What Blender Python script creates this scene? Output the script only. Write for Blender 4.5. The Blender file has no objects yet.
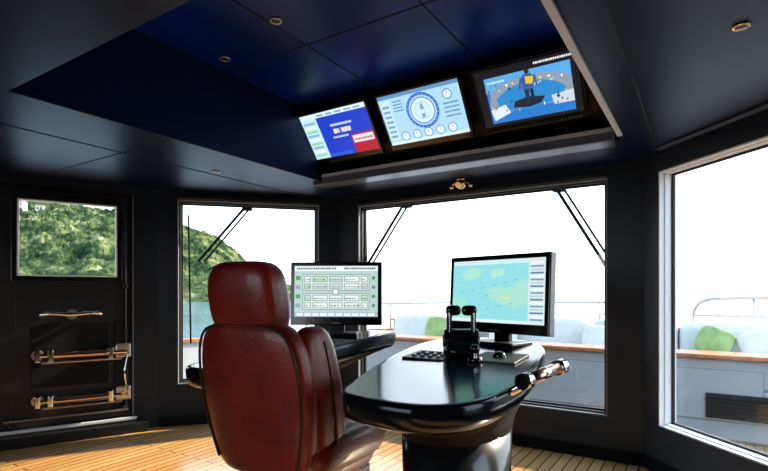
import bpy, bmesh, math, random
from mathutils import Vector, Matrix, noise, Euler
random.seed(3)
S=bpy.context.scene
COL=S.collection
def lin(h):
    h=h.lstrip('#'); r=[int(h[i:i+2],16)/255 for i in (0,2,4)]
    return tuple((c/12.92 if c<=.04045 else ((c+.055)/1.055)**2.4) for c in r)
def mat(name,color,rough=.5,metal=0.,coat=0.,var=.15,scale=6.,bump=0.,bscale=60.,spec=.5,tint=None):
    m=bpy.data.materials.new(name); m.use_nodes=True; nt=m.node_tree; N=nt.nodes; L=nt.links
    p=N['Principled BSDF']
    if isinstance(color,str): color=lin(color)
    tc=N.new('ShaderNodeTexCoord'); no=N.new('ShaderNodeTexNoise'); no.inputs['Scale'].default_value=scale; no.inputs['Detail'].default_value=4
    L.new(tc.outputs['Object'],no.inputs['Vector'])
    cr=N.new('ShaderNodeValToRGB'); cr.color_ramp.elements[0].position=.3; cr.color_ramp.elements[1].position=.7
    cr.color_ramp.elements[0].color=tuple(c*(1-var) for c in color)+(1,)
    cr.color_ramp.elements[1].color=tuple(min(1,c*(1+var)) for c in color)+(1,)
    L.new(no.outputs['Fac'],cr.inputs['Fac']); L.new(cr.outputs['Color'],p.inputs['Base Color'])
    p.inputs['Roughness'].default_value=rough; p.inputs['Metallic'].default_value=metal
    p.inputs['Coat Weight'].default_value=coat; p.inputs['Coat Roughness'].default_value=.08
    p.inputs['Specular IOR Level'].default_value=spec
    if tint: p.inputs['Specular Tint'].default_value=(*tint,1)
    if bump:
        n2=N.new('ShaderNodeTexNoise'); n2.inputs['Scale'].default_value=bscale; L.new(tc.outputs['Object'],n2.inputs['Vector'])
        b=N.new('ShaderNodeBump'); b.inputs['Strength'].default_value=bump; b.inputs['Distance'].default_value=.01
        L.new(n2.outputs['Fac'],b.inputs['Height']); L.new(b.outputs['Normal'],p.inputs['Normal'])
    return m
def planks(name,c1,c2,cm,w,h,rot,rough,mort=.004,coat=.3):
    m=bpy.data.materials.new(name); m.use_nodes=True; nt=m.node_tree; N=nt.nodes; L=nt.links; p=N['Principled BSDF']
    tc=N.new('ShaderNodeTexCoord'); mp=N.new('ShaderNodeMapping'); mp.inputs['Rotation'].default_value=(0,0,rot)
    L.new(tc.outputs['Object'],mp.inputs['Vector'])
    b=N.new('ShaderNodeTexBrick'); b.inputs['Scale'].default_value=1; b.inputs['Brick Width'].default_value=w; b.inputs['Row Height'].default_value=h
    b.inputs['Mortar Size'].default_value=mort; b.inputs['Mortar Smooth'].default_value=.1
    b.inputs['Color1'].default_value=(*lin(c1),1); b.inputs['Color2'].default_value=(*lin(c2),1); b.inputs['Mortar'].default_value=(*lin(cm),1)
    L.new(mp.outputs['Vector'],b.inputs['Vector'])
    n=N.new('ShaderNodeTexNoise'); n.inputs['Scale'].default_value=3; n.inputs['Detail'].default_value=8
    m2=N.new('ShaderNodeMapping'); m2.inputs['Scale'].default_value=(1,14,1); L.new(mp.outputs['Vector'],m2.inputs['Vector']); L.new(m2.outputs['Vector'],n.inputs['Vector'])
    mx=N.new('ShaderNodeMixRGB'); mx.blend_type='MULTIPLY'; mx.inputs['Fac'].default_value=.35
    L.new(b.outputs['Color'],mx.inputs['Color1']); L.new(n.outputs['Color'],mx.inputs['Color2']); L.new(mx.outputs['Color'],p.inputs['Base Color'])
    p.inputs['Roughness'].default_value=rough; p.inputs['Coat Weight'].default_value=coat; p.inputs['Coat Roughness'].default_value=.15
    return m
# ---- materials
BL=(.35,.5,1.)
M_wall=mat('wall_charcoal','#0f1114',.45,var=.1,bump=.05,spec=.35,tint=(.7,.82,1))
M_wall2=mat('pillar_graphite','#1d2026',.4,var=.08,spec=.4,tint=(.75,.85,1))
M_ceil=mat('ceiling_navy_sheen',(.002,.016,.20),.34,var=.6,scale=.8,spec=.3,tint=(.12,.3,1.))  # blue glow on the dark ceiling put into base colour and specular tint
M_soff=mat('soffit_dark',(.002,.005,.024),.38,var=.4,scale=1.1,spec=.3,tint=(.3,.46,1.))  # bluish sheen built into the base colour and specular tint
M_seam=mat('seam_black',(.002,.002,.003),.7)
M_blk=mat('gloss_black',(.006,.007,.009),.2,coat=.4)
M_top=mat('console_lacquer',(.004,.005,.009),.14,coat=.0,spec=.45,tint=(.7,.82,1))
M_blks=mat('satin_black',(.006,.007,.009),.42,spec=.35)
M_blkm=mat('matte_black',(.004,.004,.005),.7,spec=.15)
M_chrome=mat('chrome',(.75,.75,.76),.12,metal=1,var=.03)
M_steel=mat('brushed_steel',(.5,.5,.52),.3,metal=1,var=.1)
M_silver=mat('satin_silver',(.62,.65,.70),.38,var=.05)
M_brass=mat('brass',(.75,.5,.2),.2,metal=1,var=.05)
M_grey=mat('light_grey_trim','#7a8188',.4,var=.05)
M_jamb=mat('lit_white_jamb','#eef3f8',.4,var=.03)  # near-white carries skylight on the right window's jamb; also the door's pale reveal
M_lip=mat('shelf_grey','#5a626c',.3,var=.05,coat=.3)
M_leather=mat('oxblood_leather',(.19,.012,.008),.30,var=.4,scale=5,bump=.25,bscale=180,coat=.25,spec=.45)
M_leather2=mat('dark_leather',(.07,.007,.005),.4,var=.2,bump=.25,bscale=180)
M_pipe=mat('piping',(.02,.003,.003),.5)
M_warmchrome=mat('chrome_warm_reflect',(.62,.42,.37),.2,metal=1,var=.05)  # chrome with its reddish reflection put into the metal colour
M_roof=mat('terracotta',(.35,.12,.07),.8)
M_teakh=mat('varnished_teak',(.45,.17,.06),.3,coat=.6,var=.3,scale=12)
M_white=mat('gelcoat_white',(.40,.44,.48),.35,var=.04)
M_cush=mat('outdoor_cushion',(.38,.43,.46),.85,var=.08,bump=.2)
M_cushw=mat('cushion_pale',(.55,.57,.55),.85,var=.08,bump=.2)
M_green=mat('pillow_green',(.25,.36,.13),.9,var=.25,scale=9)
M_vent=mat('vent_black',(.01,.012,.014),.6)
M_floor=planks('teak_floor','#d9ab70','#c6935a','#2a1c12',1.6,.075,math.pi/2,.25)
M_deck=planks('teak_deck','#a88a66','#967852','#2b2622',2.5,.06,math.pi/2,.6,coat=0)
M_rubber=mat('rubber',(.015,.015,.015),.8)
def glassmat():
    m=bpy.data.materials.new('window_glass'); m.use_nodes=True; nt=m.node_tree; N=nt.nodes; L=nt.links
    for n in list(N): N.remove(n)
    o=N.new('ShaderNodeOutputMaterial'); t=N.new('ShaderNodeBsdfTransparent'); g=N.new('ShaderNodeBsdfGlossy'); x=N.new('ShaderNodeMixShader')
    g.inputs['Roughness'].default_value=.02; t.inputs['Color'].default_value=(.96,.98,.98,1); x.inputs[0].default_value=.04
    L.new(t.outputs[0],x.inputs[1]); L.new(g.outputs[0],x.inputs[2]); L.new(x.outputs[0],o.inputs[0]); return m
M_glass=glassmat()
# ---- helpers
def empty(name,loc=(0,0,0),rot=(0,0,0)):
    e=bpy.data.objects.new(name,None); e.empty_display_size=.1; e.location=loc; e.rotation_euler=rot; COL.objects.link(e); return e
def fin(name,bm,mats,parent=None,smooth=False,bevel=0,sub=0,mw=None):
    bmesh.ops.recalc_face_normals(bm,faces=bm.faces)
    me=bpy.data.meshes.new(name); bm.to_mesh(me); bm.free()
    if not isinstance(mats,(list,tuple)): mats=[mats]
    for m in mats: me.materials.append(m)
    if smooth:
        for p in me.polygons: p.use_smooth=True
    o=bpy.data.objects.new(name,me); COL.objects.link(o)
    if parent: o.parent=parent
    if mw is not None: o.matrix_local=mw
    if bevel:
        b=o.modifiers.new('b','BEVEL'); b.width=bevel; b.segments=3; b.limit_method='ANGLE'
    if sub:
        s=o.modifiers.new('s','SUBSURF'); s.levels=sub; s.render_levels=sub
    return o
def addbox(bm,x0,x1,y0,y1,z0,z1,mi=0):
    vs=[bm.verts.new(c) for c in ((x0,y0,z0),(x1,y0,z0),(x1,y1,z0),(x0,y1,z0),(x0,y0,z1),(x1,y0,z1),(x1,y1,z1),(x0,y1,z1))]
    for f in ((0,3,2,1),(4,5,6,7),(0,1,5,4),(1,2,6,5),(2,3,7,6),(3,0,4,7)):
        fc=bm.faces.new([vs[i] for i in f]); fc.material_index=mi
def boxes(name,lst,mats,parent=None,bevel=0,mw=None):
    bm=bmesh.new()
    for b in lst: addbox(bm,*b)
    return fin(name,bm,mats,parent,bevel=bevel,mw=mw)
def box(name,c,s,m,parent=None,bevel=0,rot=None):
    mw=Matrix.Translation(c)
    if rot: mw=mw@Euler(rot).to_matrix().to_4x4()
    return boxes(name,[(-s[0]/2,s[0]/2,-s[1]/2,s[1]/2,-s[2]/2,s[2]/2)],m,parent,bevel,mw)
def cyl(name,p0,p1,r,m,parent=None,r2=None,n=28,bevel=0):
    p0=Vector(p0);p1=Vector(p1); d=p1-p0; bm=bmesh.new()
    bmesh.ops.create_cone(bm,cap_ends=True,segments=n,radius1=r,radius2=r if r2 is None else r2,depth=d.length)
    mw=Matrix.Translation((p0+p1)/2)@d.to_track_quat('Z','Y').to_matrix().to_4x4()
    o=fin(name,bm,m,parent,bevel=bevel,mw=mw)
    for p in o.data.polygons: p.use_smooth=len(p.vertices)==4
    return o
def ell(name,c,s,m,parent=None,e=2.,rot=None):
    bm=bmesh.new(); bmesh.ops.create_uvsphere(bm,u_segments=32,v_segments=18,radius=1)
    for v in bm.verts:
        k=(abs(v.co.x)**e+abs(v.co.y)**e+abs(v.co.z)**e)**(1/e) if e!=2 else 1
        v.co=v.co/k
        v.co=Vector((v.co.x*s[0],v.co.y*s[1],v.co.z*s[2]))
    mw=Matrix.Translation(c)
    if rot: mw=mw@Euler(rot).to_matrix().to_4x4()
    return fin(name,bm,m,parent,smooth=True,mw=mw)
def tube(name,pts,r,m,parent=None,cyclic=False,smooth=True):
    cu=bpy.data.curves.new(name,'CURVE'); cu.dimensions='3D'; cu.bevel_depth=r; cu.bevel_resolution=4; cu.use_fill_caps=True
    if smooth:
        sp=cu.splines.new('NURBS'); sp.points.add(len(pts)-1)
        for i,p in enumerate(pts): sp.points[i].co=(*p,1)
        sp.order_u=3; sp.use_endpoint_u=True; sp.resolution_u=8
    else:
        sp=cu.splines.new('POLY'); sp.points.add(len(pts)-1)
        for i,p in enumerate(pts): sp.points[i].co=(*p,1)
    sp.use_cyclic_u=cyclic
    cu.materials.append(m); o=bpy.data.objects.new(name,cu); COL.objects.link(o)
    if parent: o.parent=parent
    return o
def loft(name,rings,m,parent=None,sub=1,smooth=True,cap=True,bevel=0):
    bm=bmesh.new(); R=[[bm.verts.new(p) for p in r] for r in rings]; n=len(R[0])
    for a,b in zip(R,R[1:]):
        for i in range(n): bm.faces.new((a[i],a[(i+1)%n],b[(i+1)%n],b[i]))
    if cap: bm.faces.new(R[0][::-1]); bm.faces.new(R[-1])
    return fin(name,bm,m,parent,smooth=smooth,sub=sub,bevel=bevel)
def sring(cx,cy,z,hw,hd,e=3.,n=32,tilt=0):
    out=[]
    for i in range(n):
        a=2*math.pi*i/n; c=math.cos(a); s=math.sin(a)
        x=math.copysign(abs(c)**(2/e),c)*hw; y=math.copysign(abs(s)**(2/e),s)*hd
        out.append((cx+x,cy+y,z+tilt*y))
    return out
def chaikin(P,k=3):
    for _ in range(k):
        Q=[]
        for i in range(len(P)):
            a=Vector(P[i]); b=Vector(P[(i+1)%len(P)])
            Q+= [a*.75+b*.25,a*.25+b*.75]
        P=Q
    return P
# ---- room shell
T=.14
L0=(-3.3,-1.6);L1=(-3.11,1.5);L2=(-2.536,2.774);C1=(-1.38,4.02);C2=(1.38,4.02);R2=(2.536,2.774);R1=(3.11,1.5);R0=(3.3,-1.6)
def frame(a,b):
    a=Vector((*a,0));b=Vector((*b,0)); x=(b-a).normalized(); y=Vector((-x.y,x.x,0))
    return Matrix((( x.x,y.x,0,a.x),(x.y,y.y,0,a.y),(0,0,1,0),(0,0,0,1))),(b-a).length
ZC=2.2
def wall(name,a,b,op=None,m=M_wall):
    F,l=frame(a,b)
    if op is None: lst=[(0,l,0,T,0,2.3)]
    else:
        x0,x1,z0,z1=op
        lst=[(0,x0,0,T,0,2.3),(x1,l,0,T,0,2.3),(x0,x1,0,T,0,z0),(x0,x1,0,T,z1,2.3)]
    return boxes(name,lst,m,mw=F),F,l
def window(name,F,op,fm,y=.09,w=.035,jamb=None):
    x0,x1,z0,z1=op; e=empty(name); e.matrix_world=F
    boxes('frame',[(x0,x0+w,y-.05,y+.04,z0,z1),(x1-w,x1,y-.05,y+.04,z0,z1),(x0+w,x1-w,y-.05,y+.04,z0,z0+w),(x0+w,x1-w,y-.05,y+.04,z1-w,z1)],fm,e,bevel=.004)
    boxes('gasket',[(x0+w,x0+w+.012,y,y+.02,z0+w,z1-w),(x1-w-.012,x1-w,y,y+.02,z0+w,z1-w),(x0+w,x1-w,y,y+.02,z0+w,z0+w+.012),(x0+w,x1-w,y,y+.02,z1-w-.012,z1-w)],M_rubber,e)
    boxes('glass',[(x0+w,x1-w,y+.005,y+.012,z0+w,z1-w)],M_glass,e)
    if jamb: boxes('jamb_liner',[(x0,x0+.01,.004,y-.05,z0,z1),(x1-.01,x1,.004,y-.05,z0,z1),(x0+.01,x1-.01,.004,y-.05,z0,z0+.01),(x0+.01,x1-.01,.004,y-.05,z1-.01,z1)],jamb,e)
    return e
opL=(.17,1.5,.38,2.12); opF=(.235,2.515,.325,2.10); opR=(.135,1.5,.325,2.08)
_,FL,_l=wall('wall_front_left',L2,C1,opL); window('window_1',FL,opL,M_blks,w=.025,jamb=M_grey)
_,FF,_l=wall('wall_front',C1,C2,opF,M_wall2); window('window_2',FF,opF,M_blks,w=.022,jamb=M_grey)
_,FR,_l=wall('wall_front_right',C2,R2,opR,M_wall2); window('window_3',FR,opR,M_jamb,w=.018,jamb=M_jamb)  # sky-lit frame and jamb brightened by a near-white colour
opS=(.2,1.2,.36,2.07)
_,FS,_l=wall('wall_right',R2,R1,opS); window('fill_window_right',FS,opS,M_wall2)  # opening added out of view to light the console's right side
x0,x1,z0,z1=.17,1.197,.13,2.13
_,FD,lD=wall('wall_left',L1,L2,(x0,x1,z0,z1))
wall('wall_left_rear',L0,L1); wall('wall_right_rear',R1,R0)
opB=(2.2,4.8,.9,2.0)
_,FB,_l=wall('wall_back',R0,L0,opB); window('fill_window_back',FB,opB,M_wall2)  # unseen opening behind the camera, added to let sky light fill the room
for i,c in enumerate((L1,L2,C1,C2,R2,R1)):
    d=Vector(c).normalized() if i in(0,5) else (Vector(c)-Vector((0,1.2))).normalized()
    cyl('trim_%d'%(i+1),(c[0]+d.x*.085,c[1]+d.y*.085,0),(c[0]+d.x*.085,c[1]+d.y*.085,2.3),.07,M_wall)
def poly(bm,pts,z0,z1,mi=0):
    a=[bm.verts.new((p[0],p[1],z0)) for p in pts]; b=[bm.verts.new((p[0],p[1],z1)) for p in pts]; n=len(pts)
    for f in [a[::-1],b]+[[a[i],a[(i+1)%n],b[(i+1)%n],b[i]] for i in range(n)]:
        bm.faces.new(f).material_index=mi
bm=bmesh.new(); poly(bm,[L0,L1,L2,C1,C2,R2,R1,R0],-.05,0); fin('floor',bm,M_floor)
TX0,TX1,TY0,TY1=-1.0,1.3,1.03,3.42
o=.1
bm=bmesh.new()
poly(bm,[(TX0,-1.7),(L0[0]-o,-1.7),(L1[0]-o,L1[1]),(L2[0]-o,L2[1]+.06),(C1[0]-.05,4.14),(TX0,4.14)],ZC,2.32,0)
poly(bm,[(TX1,-1.7),(TX1,4.14),(C2[0]+.05,4.14),(R2[0]+o,R2[1]+.06),(R1[0]+o,R1[1]),(R0[0]+o,-1.7)],ZC,2.32,0)
poly(bm,[(TX0,TY1),(TX0,4.14),(TX1,4.14),(TX1,TY1)],ZC,2.32,0)
poly(bm,[(TX0,-1.7),(TX0,TY0),(TX1,TY0),(TX1,-1.7)],ZC,2.32,0)
for b in ((TX0-.05,TX0,TY0,TY1,2.32,2.8,0),(TX1,TX1+.05,TY0,TY1,2.32,2.8,0),(TX0,TX1,TY0-.05,TY0,2.32,2.8,0),(TX0,TX1,TY1,TY1+.05,2.32,2.8,0),(TX0,TX1,TY0,TY1,2.75,2.8,1)):
    addbox(bm,*b)
fin('ceiling',bm,[M_soff,M_ceil])
seams=[(TX0+.7,TX0+.708,TY0,TY1,2.747,2.751),(TX0+1.5,TX0+1.508,TY0,TY1,2.747,2.751),(TX0,TX1,2.3,2.308,2.747,2.751),
 (1.47,1.478,-1.5,4.0,2.197,2.201),(-1.6,-1.592,-1.5,3.7,2.197,2.201),(-3.1,TX0,1.9,1.908,2.197,2.201),(TX1,3.2,1.2,1.208,2.197,2.201)]
boxes('trim_7',seams,M_seam)
boxes('trim_8',[(TX1,TX1+.028,TY0,3.3,2.188,2.2)],M_silver)
boxes('trim_11',[(TX0-.02,TX0,TY0,3.3,2.19,2.2)],M_blks)
F,l=frame(C2,R2); v=empty('ceiling_vent'); v.matrix_world=F
boxes('slot',[(.25,1.45,-.14,-.08,2.188,2.2)],M_seam,v); boxes('louvres',[(.27,1.43,-.135+.018*i,-.130+.018*i,2.184,2.19) for i in range(3)],M_steel,v)
def downlight(x,y,z,r=.04,m=M_steel):
    e=empty('recessed_downlight',(x,y,z)); R=[]
    for (rr,zz) in ((r,0.),(r*1.05,-.006),(r*.8,-.008),(r*.7,-.002)):
        R.append([(math.cos(2*math.pi*i/28)*rr,math.sin(2*math.pi*i/28)*rr,zz) for i in range(28)])
    loft('rim',R,m,e,sub=0); ell('lens',(0,0,-.003),(r*.72,r*.72,.007),M_blk,e)
for p in ((-.25,2.0,2.75),(-.85,2.15,2.75),(-1.5,2.6,ZC),(-1.7,1.2,ZC)): downlight(*p,.034)
downlight(1.854,2.19,ZC,.028,M_brass)
# overhead shelf
sh=empty('overhead_monitor_shelf')
boxes('tray',[(-1.1,1.27,3.32,3.46,2.17,2.199),(-1.1,1.27,3.30,3.32,2.17,2.25),(-1.1,-1.08,3.32,3.42,2.2,2.25),(1.25,1.27,3.32,3.42,2.2,2.25)],M_lip,sh,bevel=.004)
boxes('edge_strip',[(-1.1,1.27,3.294,3.30,2.225,2.25)],M_silver,sh)
box('tilted_fascia',(.08,3.27,2.5),(2.3,.02,.56),M_blks,sh,rot=(math.radians(38),0,0))
# ---- display canvas
M_disp=bpy.data.materials.new('display_emissive'); M_disp.use_nodes=True
_n=M_disp.node_tree.nodes; _a=_n.new('ShaderNodeAttribute'); _a.attribute_name='Col'; _p=_n['Principled BSDF']
_p.inputs['Base Color'].default_value=(.01,.01,.01,1); _p.inputs['Roughness'].default_value=.3
M_disp.node_tree.links.new(_a.outputs['Color'],_p.inputs['Emission Color']); _p.inputs['Emission Strength'].default_value=1.15
class Canvas:
    def __init__(s,w,h): s.w=w;s.h=h;s.bm=bmesh.new();s.l=s.bm.loops.layers.float_color.new('Col');s.k=0
    def poly(s,pts,c):
        s.k+=1; y=-s.k*.00006
        f=s.bm.faces.new([s.bm.verts.new(((p[0]-.5)*s.w,y,(p[1]-.5)*s.h)) for p in pts])
        for lo in f.loops: lo[s.l]=(*lin(c),1)
    def rect(s,x0,y0,x1,y1,c): s.poly([(x0,y0),(x1,y0),(x1,y1),(x0,y1)],c)
    def disc(s,x,y,r,c,n=28):
        a=s.w/s.h; s.poly([(x+math.cos(2*math.pi*i/n)*r,y+math.sin(2*math.pi*i/n)*r*a) for i in range(n)],c)
    def ring(s,x,y,r,t,c,bg): s.disc(x,y,r,c); s.disc(x,y,r-t,bg)
    def text(s,x0,y,x1,h,c,seed=0):
        r=random.Random(seed); x=x0
        while x<x1:
            w=r.uniform(.008,.022); s.rect(x,y,min(x+w,x1),y+h,c); x+=w+.006
    def done(s,parent,y):
        me=bpy.data.meshes.new('display'); s.bm.to_mesh(me); s.bm.free(); me.materials.append(M_disp)
        ob=bpy.data.objects.new('display',me); COL.objects.link(ob); ob.parent=parent; ob.location=(0,y,0); return ob
def overhead(x,cv):
    a=math.radians(38); e=empty('overhead_display',(x,3.135,2.502),(a,0,0))
    W,H=.665,.425
    boxes('bezel',[(-W/2,W/2,-.012,.03,-H/2,H/2)],M_blk,e,bevel=.004)
    c=Canvas(W-.035,H-.06); cv(c); d=c.done(e,-.0125); d.location.z=.012
    boxes('buttons',[(W/2-.16+.022*i,W/2-.148+.022*i,-.0135,-.012,-H/2+.008,-H/2+.014) for i in range(6)],M_grey,e)
def s1(c):
    c.rect(0,0,1,1,'#1c3fc4'); c.rect(0,0,.24,1,'#bfe4ea'); c.rect(0,.9,1,1,'#d7ecf2')
    for i in range(9): c.rect(.02,.06+.09*i,.2,.11+.09*i,['#8fd0a8','#e8f6f8','#7fb4d8'][i%3])
    for i in range(5): c.rect(.27+.14*i,.925,.37+.14*i,.96,'#7d9cc0')
    c.rect(.24,0,.62,.08,'#2c58d6'); c.rect(.66,0,1,.42,'#b22138'); c.rect(.68,.22,.98,.38,'#e4e0ea'); c.text(.7,.27,.96,.04,'#c02030',3)
    c.text(.42,.66,.74,.05,'#cfe0ff',1); c.text(.44,.5,.53,.1,'#f2eec8',2); c.text(.56,.5,.7,.1,'#f2eec8',5); c.text(.4,.4,.64,.04,'#cfe0ff',4)
def s2(c):
    bg='#a9d6ee'; c.rect(0,0,1,1,bg); c.rect(0,.93,1,1,'#5f8fc0'); c.rect(0,0,1,.06,'#d7eef8')
    c.rect(.02,.1,.14,.9,'#c6e6f6')
    for i in range(7): c.rect(.03,.15+.1*i,.12,.2+.1*i,'#6fa6cc')
    c.ring(.52,.58,.2,.03,'#2b66c4',bg); c.ring(.52,.58,.15,.012,'#3d7ed4','#d9f0fa')
    for i in range(24):
        a=i*math.pi/12; c.rect(.52+math.cos(a)*.185-.003,.58+math.sin(a)*.185*1.7-.008,.52+math.cos(a)*.185+.003,.58+math.sin(a)*.185*1.7+.008,'#e8f6ff')
    c.ring(.52,.58,.1,.006,'#8ab4dc','#c8e6f6'); c.poly([(.5,.44),(.54,.44),(.54,.66),(.52,.74),(.5,.66)],'#6a9bd0'); c.rect(.505,.52,.535,.6,'#d9f0fa')
    c.ring(.85,.78,.055,.01,'#2b66c4','#d9f0fa'); c.rect(.846,.78,.854,.84,'#c05050')
    for i in range(5): c.ring(.22+.15*i,.15,.055,.01,'#5b88b8','#d4ecf8'); c.rect(.217+.15*i,.15,.223+.15*i,.21,'#c05050')
    for i in range(4): c.text(.78,.6-.08*i,.96,.03,'#3d6ea8',i); c.text(.18,.84-.06*i,.3,.025,'#3d6ea8',i+7)
def s3(c):
    c.rect(0,0,1,1,'#16181f'); c.rect(.09,.05,.93,.86,'#2a78c8'); c.rect(.09,.6,.93,.86,'#57a8e4')
    c.poly([(.13,.60),(.22,.70),(.4,.76),(.68,.76),(.86,.68),(.93,.6),(.93,.3),(.8,.24),(.2,.22),(.1,.36)],'#8b9aaa')
    c.poly([(.18,.48),(.3,.6),(.42,.66),(.64,.66),(.78,.58),(.87,.46),(.8,.28),(.5,.2),(.2,.26)],'#2f86c8'); c.poly([(.1,.3),(.26,.36),(.3,.2),(.12,.1)],'#d8e4ee'); c.poly([(.72,.36),(.93,.4),(.93,.2),(.74,.2)],'#c8d4de')
    r=random.Random(5)
    for i in range(46):
        x=r.uniform(.1,.88); y=r.choice([r.uniform(.22,.4),r.uniform(.6,.72)]); w=r.uniform(.006,.02); h=r.uniform(.015,.04)
        c.poly([(x-w,y),(x,y-h),(x+w,y-h*.3),(x+w*.4,y+h)],r.choice(['#e8eef4','#6b4a38','#3a4450','#d8c8a8','#a8b8c8']))
    c.poly([(.34,.28),(.5,.24),(.62,.28),(.66,.38),(.5,.42),(.36,.38)],'#20262e')
    c.poly([(.485,.3),(.51,.3),(.52,.56),(.47,.56)],'#26304a'); c.poly([(.54,.32),(.565,.32),(.56,.56),(.52,.56)],'#1e2840'); c.poly([(.465,.54),(.565,.54),(.59,.72),(.56,.8),(.49,.8),(.45,.72)],'#3a5a9a'); c.poly([(.5,.64),(.56,.62),(.585,.74),(.5,.76)],'#e0c030'); c.disc(.525,.84,.024,'#3a2a22'); c.poly([(.42,.56),(.44,.55),(.47,.74),(.45,.76)],'#3a5a9a'); c.poly([(.6,.58),(.615,.59),(.6,.76),(.575,.76)],'#3a5a9a')
    c.text(.6,.92,.96,.035,'#e8eef4',8); c.text(.12,.76,.3,.03,'#e8eef4',9)
overhead(-.68,s1); overhead(.065,s2); overhead(.81,s3)
g=empty('brass_gimbal_lamp',(.03,3.86,ZC))
cyl('mount',(0,0,0),(0,0,-.02),.035,M_brass,g); ell('ball',(0,0,-.05),(.045,.045,.04),M_brass,g)
tube('bracket',[(-.085,0,-.06),(-.055,0,-.03),(0,0,-.02),(.055,0,-.03),(.085,0,-.06)],.009,M_brass,g)
cyl('lens',(0,-.03,-.055),(0,-.055,-.067),.026,M_chrome,g); ell('lug_l',(-.085,0,-.065),(.018,.018,.018),M_brass,g); ell('lug_r',(.085,0,-.065),(.018,.018,.018),M_brass,g)
# ---- door
d=empty('door_1'); d.matrix_world=FD
wx0,wx1,wz0,wz1=x0+.16,x1-.12,1.37,2.03
boxes('leaf',[(x0,wx0,.03,.09,z0,z1),(wx1,x1,.03,.09,z0,z1),(wx0,wx1,.03,.09,z0,wz0),(wx0,wx1,.03,.09,wz1,z1)],M_blks,d,bevel=.004)
boxes('window_bezel',[(wx0-.03,wx0+.012,.01,.032,wz0-.03,wz1+.03),(wx1-.012,wx1+.03,.01,.032,wz0-.03,wz1+.03),(wx0,wx1,.01,.032,wz0-.03,wz0+.012),(wx0,wx1,.01,.032,wz1-.012,wz1+.03)],M_blk,d,bevel=.004)
boxes('window_reveal',[(wx0+.012,wx0+.024,.012,.05,wz0,wz1),(wx1-.024,wx1-.012,.012,.05,wz0,wz1),(wx0,wx1,.012,.05,wz0+.012,wz0+.022),(wx0,wx1,.012,.05,wz1-.024,wz1-.012)],M_jamb,d)
boxes('pane',[(wx0,wx1,.055,.062,wz0,wz1)],M_glass,d)
boxes('rim_channel',[(x0+.01,x0+.03,.005,.03,z0+.02,z1-.02),(x1-.03,x1-.01,.005,.03,z0+.02,z1-.02),(x0+.03,x1-.03,.005,.03,z1-.04,z1-.02)],M_blkm,d,bevel=.003)
boxes('edge_bead',[(x1-.008,x1-.002,-.002,.01,z0,z1),(x0+.002,x0+.008,-.002,.01,z0,z1)],M_grey,d)
boxes('lower_recess',[(wx0+.1,x1-.2,.022,.03,.45,.98),(x1-.15,x1-.06,.0,.03,.2,.98)],M_blkm,d,bevel=.004)
def doorlever(z,xa,xb):
    tube('lever_bar',[(xa,-.055,z),(xb,-.055,z-.0)],.018,M_chrome,d,smooth=False)
    tube('lever_grip',[(xa+.14,-.055,z),(xb-.16,-.055,z)],.030,M_warmchrome,d,smooth=False)
    for x in (xa+.02,xa+.11,xb-.13): box('lever_clamp',(x,-.03,z),(.04,.1,.1),M_chrome,d,bevel=.008)
    box('latch_plate',(xb-.03,-.02,z+.01),(.12,.05,.12),M_steel,d,bevel=.01); cyl('latch_pin',(xb-.03,-.045,z),(xb-.03,-.07,z),.024,M_chrome,d)
    for x in (xa+.02,xb-.12): cyl('rosette',(x,.03,z),(x,.008,z),.045,M_steel,d)
    tube('lever_lower_bar',[(xa+.05,-.03,z-.06),(xb-.04,-.03,z-.06)],.011,M_steel,d,smooth=False)
doorlever(.72,.46,1.14); doorlever(.34,.46,1.14)
tube('handle_bar',[(.50,-.03,1.06),(.56,-.05,1.075),(.72,-.05,1.055),(.88,-.05,1.075),(.94,-.03,1.06)],.018,M_chrome,d)
cyl('handle_boss',(.72,.03,1.06),(.72,-.06,1.06),.042,M_steel,d)
for x in (.53,.91): cyl('handle_foot',(x,.03,1.066),(x,-.035,1.066),.02,M_steel,d)
tube('lock_rod',[(1.13,-.015,.2),(1.13,-.015,1.95)],.007,M_blks,d,smooth=False)
tube('link_rod',[(1.15,-.03,.71),(1.11,-.075,.6),(1.12,-.075,.46),(1.15,-.03,.36)],.009,M_chrome,d)
for z in (.22,.54,.9,1.3): box('rod_guide',(1.13,.0,z),(.04,.05,.03),M_blk,d,bevel=.004)
tube('kick_rail',[(.25,-.02,.2),(1.15,-.02,.2)],.009,M_steel,d,smooth=False)
for x in (.3,1.1): cyl('kick_rail_foot',(x,.03,.2),(x,-.02,.2),.008,M_steel,d)
for z in (.5,1.1,1.8): cyl('hinge',(x0+.02,-.005,z-.06),(x0+.02,-.005,z+.06),.014,M_steel,d)
st=empty('door_threshold_step'); st.matrix_world=FD
boxes('coaming',[(-.3,1.30,-.12,-.002,0,.085)],M_blks,st,bevel=.006)
boxes('metal_sill',[(0.02,1.22,-.03,-.002,.10,.125)],M_silver,st,bevel=.004)
boxes('sill_riser',[(0.0,1.26,-.045,-.002,.085,.10)],M_blks,st)
boxes('trim_9',[(opF[0],opF[1],-.03,-.001,2.105,2.14)],M_blks,mw=FF,bevel=.004)
boxes('trim_10',[(opL[0],opL[1],-.03,-.001,2.125,2.16)],M_blks,mw=FL,bevel=.004)
boxes('baseboard_front',[(0,2.76,-.012,-.001,0,.09)],M_blkm,mw=FF)
boxes('baseboard_front_left',[(.01,1.69,-.012,-.001,0,.09)],M_blkm,mw=FL)
boxes('baseboard_front_right',[(.01,1.69,-.012,-.001,0,.09)],M_blkm,mw=FR)
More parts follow.
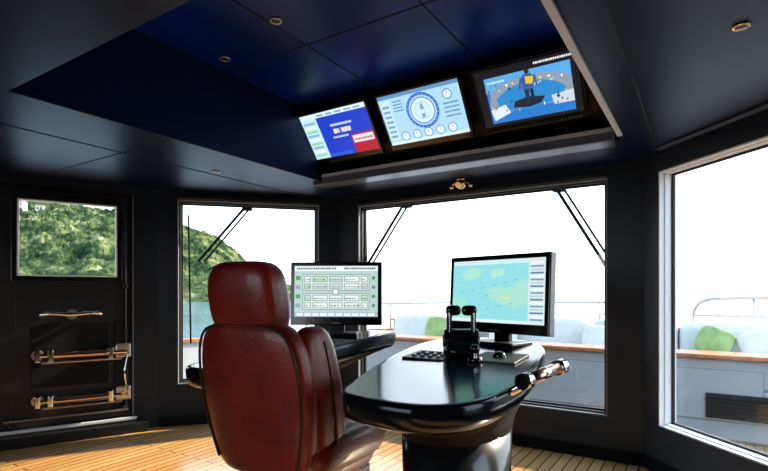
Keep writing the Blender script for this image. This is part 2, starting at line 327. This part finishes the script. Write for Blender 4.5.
# ---- helm chair
ch=empty('helm_chair',(.31,1.60,0),(0,0,math.radians(2)))
def by(z): return -.225-(z-.6)*.15
rings=[]
for z,hw,hd in ((.545,.15,.03),(.55,.20,.05),(.61,.235,.065),(.73,.258,.07),(.87,.268,.07),(1.0,.262,.068),(1.08,.238,.062),(1.125,.20,.055),(1.14,.15,.03)):
    rings.append(sring(0,by(z),z,hw,hd,3.2))
loft('back_shell',rings,M_leather,ch,sub=1)
for sx,nm in ((-1,'bolster_left'),(1,'bolster_right')):
    rings=[]
    for z,hw,hd in ((.60,.02,.04),(.61,.045,.08),(.68,.058,.115),(.80,.062,.125),(.93,.060,.115),(1.03,.055,.10),(1.10,.045,.075),(1.125,.02,.04)):
        rings.append(sring(sx*(.205),by(z)+.105,z,hw,hd,2.8))
    loft(nm,rings,M_leather,ch,sub=1)
rings=[]
for z,hw,hd in ((.62,.12,.03),(.64,.155,.05),(.8,.16,.06),(.95,.16,.055),(1.08,.15,.05),(1.1,.11,.03)): rings.append(sring(0,by(z)+.085,z,hw,hd,3))
loft('back_cushion',rings,M_leather2,ch,sub=1)
rings=[]
for z,hw,hd in ((1.10,.11,.05),(1.105,.15,.07),(1.15,.168,.08),(1.23,.173,.083),(1.31,.165,.078),(1.35,.142,.062),(1.365,.09,.035)): rings.append(sring(-.015,by(z)+.02,z,hw,hd,3.3))
loft('headrest',rings,M_leather,ch,sub=1)
pp=[]
for z,hw in ((.60,.20),(.75,.243),(.88,.252),(1.0,.246),(1.08,.222),(1.125,.17)): pp.append((hw,by(z)-.048,z))
tube('piping_back',[(-a,b,c) for a,b,c in pp]+[(0,by(1.14)-.05,1.135)]+pp[::-1],.005,M_pipe,ch)
for s in (-1,1): tube('piping_bolster',[(s*.264,by(.63)+.12,.63),(s*.27,by(.8)+.12,.8),(s*.267,by(.95)+.12,.95),(s*.255,by(1.08)+.11,1.07)],.004,M_pipe,ch)
rings=[sring(0,.02,z,hw,hd,3.4) for z,hw,hd in ((.50,.19,.19),(.505,.235,.235),(.55,.262,.258),(.61,.27,.262),(.655,.258,.25),(.675,.21,.21),(.678,.15,.15))]
loft('seat_cushion',rings,M_leather,ch,sub=1)
for s in (-1,1):
    loft('seat_bolster',[sring(s*.225,.02,z,hw,hd,3) for z,hw,hd in ((.56,.04,.2),(.6,.055,.25),(.67,.055,.25),(.70,.04,.2),(.705,.02,.12))],M_leather,ch,sub=1)
tube('piping_seat',[(math.copysign(abs(math.cos(a))**.6,math.cos(a))*.272,.02+math.copysign(abs(math.sin(a))**.6,math.sin(a))*.265,.605) for a in [i*math.pi/16 for i in range(32)]],.004,M_pipe,ch,cyclic=True)
box('seat_pan',(0,.02,.475),(.40,.40,.05),M_blks,ch,bevel=.01)
box('back_bracket',(0,-.20,.50),(.16,.08,.10),M_blks,ch,bevel=.01)
cyl('pedestal',(0,0,.06),(0,0,.45),.06,M_steel,ch); cyl('pedestal_sleeve',(0,0,.05),(0,0,.26),.08,M_blks,ch)
cyl('floor_flange',(0,0,.0),(0,0,.05),.2,M_blks,ch,r2=.1)
tube('footrest_frame',[(-.16,.05,.42),(-.16,.32,.36),(-.16,.4,.22),(.16,.4,.22),(.16,.32,.36),(.16,.05,.42)],.012,M_steel,ch,smooth=False)
box('footrest_plate',(0,.40,.22),(.3,.1,.02),M_blks,ch,bevel=.005)
# ---- consoles
def slope(y): 
    t=max(0,min(1,(y-1.5)/1.1)); return .08*t
def console(name,mirror=False):
    e=empty(name)
    P=[(.68,1.33),(.86,1.26),(1.08,1.26),(1.20,1.46),(1.20,1.95),(1.08,2.60),(.62,2.66),(.46,2.45),(.50,2.0)]
    cc=(.96,1.74)
    if mirror:
        P=[(.72-x,y) for x,y in P]; P=[(min(x,.10) if y>1.9 else x,y) for x,y in P]; P=[(.1+(x-.1)*.70 if x<.1 else x,y+.12) for x,y in P]; cc=(-.12,1.95)
    O=chaikin(P,3); c=sum(O,Vector((0,0)))/len(O)
    def ring(s,z,f=1.): return [((p.x-c.x)*s+c.x,(p.y-c.y)*s+c.y,z+slope(p.y)*f) for p in O]
    loft('worktop',[ring(.93,.918),ring(.97,.919),ring(.99,.916),ring(1.0,.905),ring(.995,.862),ring(.975,.838),ring(.94,.825),ring(.9,.822)],M_top,e,sub=0)
    rx,ry=(.19,.27)
    base=[(cc[0]+math.cos(math.atan2(p.y-c.y,p.x-c.x))*rx,cc[1]+math.sin(math.atan2(p.y-c.y,p.x-c.x))*ry) for p in O]
    def mixr(t,z,f): return [(( (p.x-c.x)*.9+c.x)*(1-t)+b[0]*t,((p.y-c.y)*.9+c.y)*(1-t)+b[1]*t,z+slope(p.y)*f) for p,b in zip(O,base)]
    loft('under_bowl',[mixr(0,.824,1),mixr(.4,.80,.7),mixr(.85,.775,.2),mixr(1,.74,0)],M_blkm,e,sub=0)
    bs=lambda s,z:[(cc[0]+(b[0]-cc[0])*s,cc[1]+(b[1]-cc[1])*s,z) for b in base]
    loft('column',[bs(1,.745),bs(.97,.5),bs(.95,.2),bs(.97,.05)],M_blk,e,sub=0)
    loft('plinth',[bs(1.03,.05),bs(1.05,.0)],M_steel,e,sub=0)
    return e
rc=console('helm_console'); lc=console('helm_console',True)
def top(y): return .92+slope(y)
sl=math.atan(.08/1.1)
box('control_panel',(.70,2.02,top(2.02)+.004),(.20,.18,.01),M_blks,rc,bevel=.003,rot=(sl,0,0))
for i in range(4):
    for j in range(3): box('button',(.64+.04*i,1.975+.045*j,top(1.975+.045*j)+.012),(.018,.018,.008),M_grey if (i+j)%3 else M_white,rc,bevel=.002)
box('control_panel_rear',(1.0,2.08,top(2.08)+.004),(.2,.2,.01),M_blks,rc,bevel=.003,rot=(sl,0,0))
ell('trackball',(1.0,2.08,top(2.08)+.012),(.028,.028,.022),M_blk,rc)
box('control_panel_left',(.0,2.15,top(2.15)+.004),(.22,.22,.01),M_blks,lc,bevel=.003,rot=(sl,0,0))
for i in range(4): box('button_left',(-.07+.04*i,2.15,top(2.15)+.012),(.022,.022,.01),M_grey,lc,bevel=.002)
gh=empty('console_grab_handle')
cyl('grip',(1.245,1.66,.955),(1.295,1.87,.975),.021,M_warmchrome,gh)
for p,q in (((1.237,1.63,.953),(1.247,1.67,.956)),((1.293,1.86,.974),(1.305,1.90,.978))): cyl('end_cap',p,q,.027,M_chrome,gh)
tube('post_front',[(1.242,1.65,.955),(1.22,1.65,.92),(1.15,1.65,.895)],.015,M_chrome,gh); tube('post_rear',[(1.298,1.88,.975),(1.24,1.88,.94),(1.15,1.88,.91)],.015,M_chrome,gh)
# throttle
th=empty('engine_throttle',(.80,2.13,top(2.13)),(0,0,math.radians(25)))
loft('housing',[sring(0,0,z,a,b,3) for z,a,b in ((0,.085,.11),(.02,.085,.11),(.045,.076,.095),(.065,.06,.07))],M_blk,th,sub=1)
cyl('drum',(-.078,0,.06),(.078,0,.06),.055,M_blk,th,bevel=.006)
for s in (-1,1):
    cyl('drum_cap',(s*.078,0,.06),(s*.084,0,.06),.03,M_steel,th)
    loft('lever_arm',[sring(s*.055,-.01*k,z,.012,b,4,16) for k,z,b in ((0,.07,.03),(1,.13,.022),(1,.18,.02),(0,.2,.02))],M_blks,th,sub=0)
    loft('lever_head',[sring(s*.036,0,z,a,b,3.4,20) for z,a,b in ((.175,.02,.016),(.182,.034,.026),(.2,.036,.03),(.218,.034,.026),(.224,.02,.014))],M_blk,th,sub=1)
    tube('lever_inlay',[(s*.055,-.034,.1),(s*.055,-.034,.19)],.004,M_chrome,th,smooth=False)
js=empty('joystick',(.93,1.98,top(1.98)))
cyl('base',(0,0,0),(0,0,.02),.035,M_blk,js,r2=.03); tube('stick',[(0,0,.02),(0,0,.05)],.008,M_chrome,js,smooth=False); ell('knob',(0,0,.055),(.02,.02,.02),M_blk,js)
def monitor(loc,yaw,W,cv,H=.385):
    z=top(loc[1])+.001; e=empty('computer_monitor',(loc[0],loc[1],z),(0,0,math.radians(yaw)))
    h=empty('head',(0,0,1.24-z),(math.radians(-3),0,0)); h.parent=e
    boxes('casing',[(-W/2,W/2,-.02,.03,-H/2,H/2)],M_blk,h,bevel=.006)
    boxes('rear_cover',[(-W/2+.05,W/2-.05,.03,.06,-H/2+.05,H/2-.05)],M_blks,h,bevel=.01)
    c=Canvas(W-.05,H-.075); cv(c); d_=c.done(h,-.0205); d_.location.z=.013
    boxes('brand_plate',[(-.03,.03,-.0215,-.02,-H/2+.009,-H/2+.016)],M_grey,h)
    box('neck',(0,.045,(1.2-z)/2),(.09,.035,1.2-z),M_blks,e,bevel=.006); box('foot',(0,.02,.008),(.26,.18,.014),M_blks,e,bevel=.004)
    return e
def map_(c):
    c.rect(0,0,1,1,'#8fd6dc'); c.rect(0,.93,.84,1,'#c9e2ea'); c.rect(.84,0,1,1,'#cfdfe6')
    c.poly([(0,0),(.3,0),(.34,.14),(.22,.22),(.14,.36),(0,.42)],'#9fdcc8'); c.poly([(.4,.5),(.46,.53),(.52,.58),(.6,.55),(.66,.56),(.72,.64),(.8,.68),(.84,.6),(.84,.3),(.78,.27),(.7,.22),(.62,.29),(.56,.3),(.5,.35),(.46,.36)],'#a4dccb')
    c.poly([(.1,.8),(.22,.9),(.36,.84),(.3,.72),(.16,.68)],'#a8ddcf'); c.poly([(.46,.7),(.6,.76),(.58,.86),(.44,.84)],'#a9e0ce'); c.poly([(.55,.42),(.62,.46),(.68,.4),(.64,.36)],'#bfdcae')
    for i in range(18): c.rect(.86,.06+.05*i,.985,.085+.05*i,['#6f93a8','#f2f6f8','#4e7890','#b8c8cc'][i%4]); 
    for i in range(5): c.rect(0,.18*i+.1,.84,.18*i+.103,'#80c4cc'); c.rect(.17*i,0,.17*i+.002,.93,'#80c4cc')
    for i in range(12): c.text(.05+.06*i,.1+(i*37%70)/100,.08+.06*i,.012,'#5a94a4',i)
    c.rect(.0,.0,.84,.05,'#d8e8ec'); c.rect(.4,.42,.41,.44,'#204050')
def plan(c):
    c.rect(0,0,1,1,'#b4c9ca'); c.rect(0,.9,1,1,'#e6f0f2'); c.rect(0,0,1,.09,'#9fb4ba')
    c.text(.03,.93,.5,.04,'#506a70',1); c.text(.6,.93,.97,.04,'#3a7a50',2)
    r=random.Random(9)
    for j in range(2):
        y0=.14+.37*j; c.rect(.1,y0,.9,y0+.32,'#6d8486'); c.rect(.108,y0+.012,.892,y0+.308,'#d4e2df')
        for a,b in [(.12,.2),(.22,.4),(.42,.58),(.6,.78),(.8,.88)]:
            for q0,q1 in ((.03,.14),(.17,.29)):
                c.rect(a,y0+q0,b,y0+q1,'#5f7c7c'); c.rect(a+.008,y0+q0+.012,b-.008,y0+q1-.012,r.choice(['#eaf3ef','#b4d8ba','#c8d8d8','#e2ecea']))
                x=a+.016
                while x<b-.03: w_=r.uniform(.012,.03); c.rect(x,y0+q0+.035,x+w_,y0+q0+.06,r.choice(['#4a6468','#6a8a6c','#8a9c9c'])); x+=w_+.012
    for i in range(4): c.rect(.02,.18+.18*i,.075,.26+.18*i,'#3f9a58' if i%2 else '#8aa0a2'); c.disc(.95,.22+.18*i,.022,'#3f9a58' if i%2 else '#6f8a8c')
    for i in range(10): c.rect(.03+.095*i,.02,.11+.095*i,.07,'#e8eef0')
    c.ring(.5,.49,.04,.008,'#3a5a60','#eef5f1')
monitor((.87,2.42),-16,.60,map_,.39); monitor((-.155,2.42),30,.56,plan)
# ---- wipers
def wiper(F,pts,pts2):
    e=empty('window_wiper'); e.matrix_world=F
    tube('arm',[(x,.17,z) for x,z in pts],.013,M_blkm,e,smooth=False); tube('arm_parallel',[(x+.055,.175,z) for x,z in pts],.009,M_blkm,e,smooth=False)
    if pts2: tube('blade',[(x,.165,z) for x,z in pts2],.009,M_blkm,e,smooth=False)
    box('pivot',(pts[0][0]+.02,.19,pts[0][1]),(.1,.09,.06),M_blkm,e,bevel=.01)
wiper(FF,[(.66,2.1),(.25,1.55)],[(.22,1.9),(.24,1.2)])
wiper(FF,[(2.10,2.1),(2.48,1.45)],[(2.51,1.8),(2.52,1.0)])
wiper(FL,[(.78,2.1),(.34,1.55)],[(.25,2.0),(.27,.75)])
# ---- exterior ship deck
BW=[(-4.7,-4),(-4.6,2),(-4.2,4.6),(-3.3,7.2),(-1.8,9.4),(0,10.6),(1.8,9.4),(3.3,7.2),(4.2,4.6),(4.6,2),(4.7,-4)]
bm=bmesh.new(); poly(bm,[(x*.97,y*.985) for x,y in BW],-.35,-.06); fin('foredeck',bm,[M_deck])
def strip(name,pts,off,w,z0,z1,m,parent=None):
    bm=bmesh.new(); P=[Vector(p) for p in pts]; A=[];B=[]
    for i,p in enumerate(P):
        t=(P[min(i+1,len(P)-1)]-P[max(i-1,0)]).normalized(); nn=Vector((-t.y,t.x)); A.append(p+nn*off); B.append(p+nn*(off+w))
    rows=[[bm.verts.new((q.x,q.y,z)) for q,z in ((a,z0),(b,z0),(b,z1),(a,z1))] for a,b in zip(A,B)]
    for r,s in zip(rows,rows[1:]):
        for k in range(4): bm.faces.new((r[k],r[(k+1)%4],s[(k+1)%4],s[k]))
    bm.faces.new(rows[0]); bm.faces.new(rows[-1][::-1]); return fin(name,bm,m,parent)
def cat(P,k=5):
    out=[]
    for i in range(len(P)-1):
        p=[Vector(P[max(0,i-1)]),Vector(P[i]),Vector(P[i+1]),Vector(P[min(len(P)-1,i+2)])]
        for j in range(k):
            t=j/k; out.append(.5*((2*p[1])+(p[2]-p[0])*t+(2*p[0]-5*p[1]+4*p[2]-p[3])*t*t+(3*p[1]-p[0]-3*p[2]+p[3])*t**3))
    out.append(Vector(P[-1])); return out
bw=empty('ship_bulwark'); BS=cat(BW)
strip('plating',BS,0,.12,-1.5,.56,M_white,bw); strip('cap_rail',BS,-.04,.2,.56,.60,M_teakh,bw)
rl=empty('bow_railing')
RS=[p for p in BS if p.y>6.0 and p.x<.6]
tube('top_rail',[(p.x,p.y,1.05) for p in RS],.022,M_steel,rl)
tube('mid_rail',[(p.x,p.y,.82) for p in RS],.012,M_steel,rl)
for p in RS[::3]: cyl('stanchion',(p.x,p.y,.60),(p.x,p.y,1.05),.015,M_steel,rl)
se=empty('outdoor_sofa')
boxes('base_cabinet',[(-2.3,3.4,5.3,6.6,-.06,.40),(-2.3,3.4,5.3,5.55,.40,.66)],M_white,se,bevel=.03)
boxes('teak_cap',[(-2.33,3.42,5.26,5.60,.66,.70)],M_teakh,se,bevel=.012)
for i in range(5):
    xa=-2.2+1.12*i; boxes('locker_door',[(xa,xa+1.0,5.29,5.299,.12,.56)],M_white,se,bevel=.004); 
    boxes('locker_gap',[(xa-.006,xa+1.006,5.296,5.2999,.114,.566)],M_grey,se)
boxes('vent_grille',[(1.75,2.75,5.27,5.289,.14,.36)],M_vent,se,bevel=.01); boxes('vent_louvres',[(1.78,2.72,5.262,5.272,.17+.035*i,.18+.035*i) for i in range(5)],M_blks,se)
for i in range(6):
    xa=-2.15+.915*i
    ell('seat_cushion',(xa+.45,6.0,.47),(.455,.42,.09),M_cushw,se,e=6); ell('back_cushion',(xa+.45,6.42,.70),(.45,.12,.22),M_cush if i%2 else M_cushw,se,e=6,rot=(-.12,0,0))
boxes('sofa_back',[(-2.3,3.4,6.54,6.7,.4,.82)],M_white,se,bevel=.03); boxes('sofa_back_cap',[(-2.32,3.42,6.5,6.74,.82,.85)],M_teakh,se,bevel=.01)
def pil(x,y,z,s=.2,rz=0,m=M_green,ry=.1): ell('throw_pillow',(x,y,z),(s,.08,s*.9),m,None,e=4.5,rot=(-.35,ry,rz))
pil(1.08,6.17,.78,.18,ry=.05); pil(.72,6.1,.72,.16,.3,M_cushw); pil(1.83,6.12,.74,.16,-.2,ry=.35); pil(2.17,6.10,.73,.15,.3,M_cushw,ry=-.3); pil(2.52,6.12,.74,.17,.1,ry=-.35); pil(2.92,6.13,.74,.16,.3); pil(-1.3,6.15,.74,.19,.2); pil(-.92,6.15,.74,.17,-.2,ry=.4); pil(-.4,6.15,.72,.17,0,M_cushw)
hr=empty('sofa_handrail'); tube('rail',[(1.62,6.85,-.06),(1.62,6.85,.9),(1.66,6.85,1.14),(1.9,6.85,1.19),(3.0,6.85,1.19),(3.6,6.85,1.17)],.022,M_steel,hr)
for x in (2.2,3.0): cyl('post',(x,6.85,-.06),(x,6.85,1.18),.016,M_steel,hr)
tube('lower_rail',[(1.62,6.85,.98),(3.4,6.85,.98)],.014,M_steel,hr,smooth=False)
cp=empty('anchor_windlass',(-1.5,7.9,-.06)); cyl('pedestal',(0,0,0),(0,0,.55),.16,M_white,cp,bevel=.02); loft('drum',[sring(0,0,z,r,r,2) for z,r in ((.55,.14),(.6,.17),(.7,.1),(.85,.1),(.95,.17),(1.02,.15))],M_steel,cp,sub=1)
# ---- sea and hills
bm=bmesh.new(); poly(bm,[(-3000,-500),(3000,-500),(3000,4000),(-3000,4000)],-3.2,-3.0); 
M_sea=mat('sea_water',(.12,.22,.28),.12,var=.3,scale=.05,bump=.6,bscale=.8); fin('sea',bm,M_sea)
cr_,sr_=math.cos(math.radians(32.7)),math.sin(math.radians(32.7))
def w2r(X,Y): return (cr_*X-sr_*Y+1.745, sr_*X+cr_*Y)
ridge=[(-260,175),(-100,192),(0,201),(60,206),(118,219),(180,228),(215,243),(250,264),(285,283),(312,293)]
def rh(px):
    for (a,b),(c,d_) in zip(ridge,ridge[1:]):
        if px<=c: return b+(d_-b)*(px-a)/(c-a)
    return 293
def hill(px,t):
    Y=210+160*t; hr_=(292-rh(px))*370/500
    h=-4+(hr_+4)*(math.sin(min(t,1)*math.pi/2)**.9 if t<=1 else 1-(t-1)*1.2)
    X=(px-384)/500*Y; x,y=w2r(X,Y)
    q=noise.noise(Vector((x*.03,y*.03,0)))*7*min(1,hr_/20)+noise.noise(Vector((x*.13,y*.13,2)))*3.2*min(1,hr_/12)+abs(noise.noise(Vector((x*.33,y*.33,5))))*3.4*min(1,hr_/12)
    return (x,y,h+q*min(1,t*4))
bm=bmesh.new(); NX,NY=320,110
G=[[bm.verts.new(hill(-260+572*i/(NX-1),j/(NY-1)*1.25)) for j in range(NY)] for i in range(NX)]
for i in range(NX-1):
    for j in range(NY-1): bm.faces.new((G[i][j],G[i+1][j],G[i+1][j+1],G[i][j+1]))
m=bpy.data.materials.new('forested_hill'); m.use_nodes=True; N=m.node_tree.nodes; L=m.node_tree.links; p=N['Principled BSDF']; p.inputs['Roughness'].default_value=.95; p.inputs['Specular IOR Level'].default_value=.05
tc=N.new('ShaderNodeTexCoord'); n1=N.new('ShaderNodeTexNoise'); n1.inputs['Scale'].default_value=.09; n1.inputs['Detail'].default_value=10; n1.inputs['Roughness'].default_value=.72
cr=N.new('ShaderNodeValToRGB'); E=cr.color_ramp.elements; E[0].position=.38; E[0].color=(.006,.014,.008,1); E[1].position=.58; E[1].color=(.11,.13,.05,1); k=cr.color_ramp.elements.new(.48); k.color=(.026,.05,.018,1); k=cr.color_ramp.elements.new(.66); k.color=(.28,.25,.17,1)
L.new(tc.outputs['Object'],n1.inputs['Vector']); L.new(n1.outputs['Fac'],cr.inputs['Fac']); L.new(cr.outputs['Color'],p.inputs['Base Color'])
fin('forested_hill',bm,m,smooth=False)
def house(px,t,s,rz=.6):
    x,y,z=hill(px,t); e=empty('hillside_house',(x,y,z+2),(0,0,rz))
    boxes('walls',[(-s,s,-s*.7,s*.7,-6,s*.8)],M_cushw,e); bm=bmesh.new()
    v=[bm.verts.new(c) for c in ((-s*1.1,-s*.8,s*.8),(s*1.1,-s*.8,s*.8),(s*1.1,s*.8,s*.8),(-s*1.1,s*.8,s*.8),(-s*1.1,0,s*1.2),(s*1.1,0,s*1.2))]
    for f in ((0,1,5,4),(2,3,4,5),(1,2,5),(3,0,4),(0,3,2,1)): bm.faces.new([v[i] for i in f])
    fin('roof',bm,M_roof,e); boxes('house_windows',[(-s*.6,-s*.2,-s*.72,-s*.7,0,s*.5),(s*.2,s*.6,-s*.72,-s*.7,0,s*.5)],M_vent,e)
house(27,.70,2.6); house(40,.58,2.2,.9); house(22,.5,2.2,.3)
# ---- light
w=bpy.data.worlds.new('World'); S.world=w; w.use_nodes=True; N=w.node_tree.nodes; L=w.node_tree.links; bg=N['Background']
tc=N.new('ShaderNodeTexCoord'); sp=N.new('ShaderNodeSeparateXYZ'); cr=N.new('ShaderNodeValToRGB'); cr.color_ramp.elements[0].position=0; cr.color_ramp.elements[0].color=(.97,.985,1,1); cr.color_ramp.elements[1].position=.8; cr.color_ramp.elements[1].color=(.45,.68,1,1)
L.new(tc.outputs['Generated'],sp.inputs[0]); L.new(sp.outputs['Z'],cr.inputs['Fac']); L.new(cr.outputs['Color'],bg.inputs['Color']); bg.inputs['Strength'].default_value=3.6
sd=bpy.data.lights.new('sun','SUN'); sd.energy=17; sd.color=(1,.82,.58); sd.angle=math.radians(1.5); so=bpy.data.objects.new('sun',sd); COL.objects.link(so)
so.rotation_euler=Vector((-.5,-.85,-.56)).to_track_quat('-Z','Y').to_euler()
# ---- camera
cd=bpy.data.cameras.new('camera'); cd.sensor_width=36; cd.lens=500/768*36; cd.shift_y=56.5/768; cd.clip_end=6000; cd.clip_start=.05
co=bpy.data.objects.new('camera',cd); COL.objects.link(co); co.location=(1.745,0,1.25); co.rotation_euler=(math.pi/2,0,math.radians(32.7)); S.camera=co
S.view_settings.view_transform='Standard'
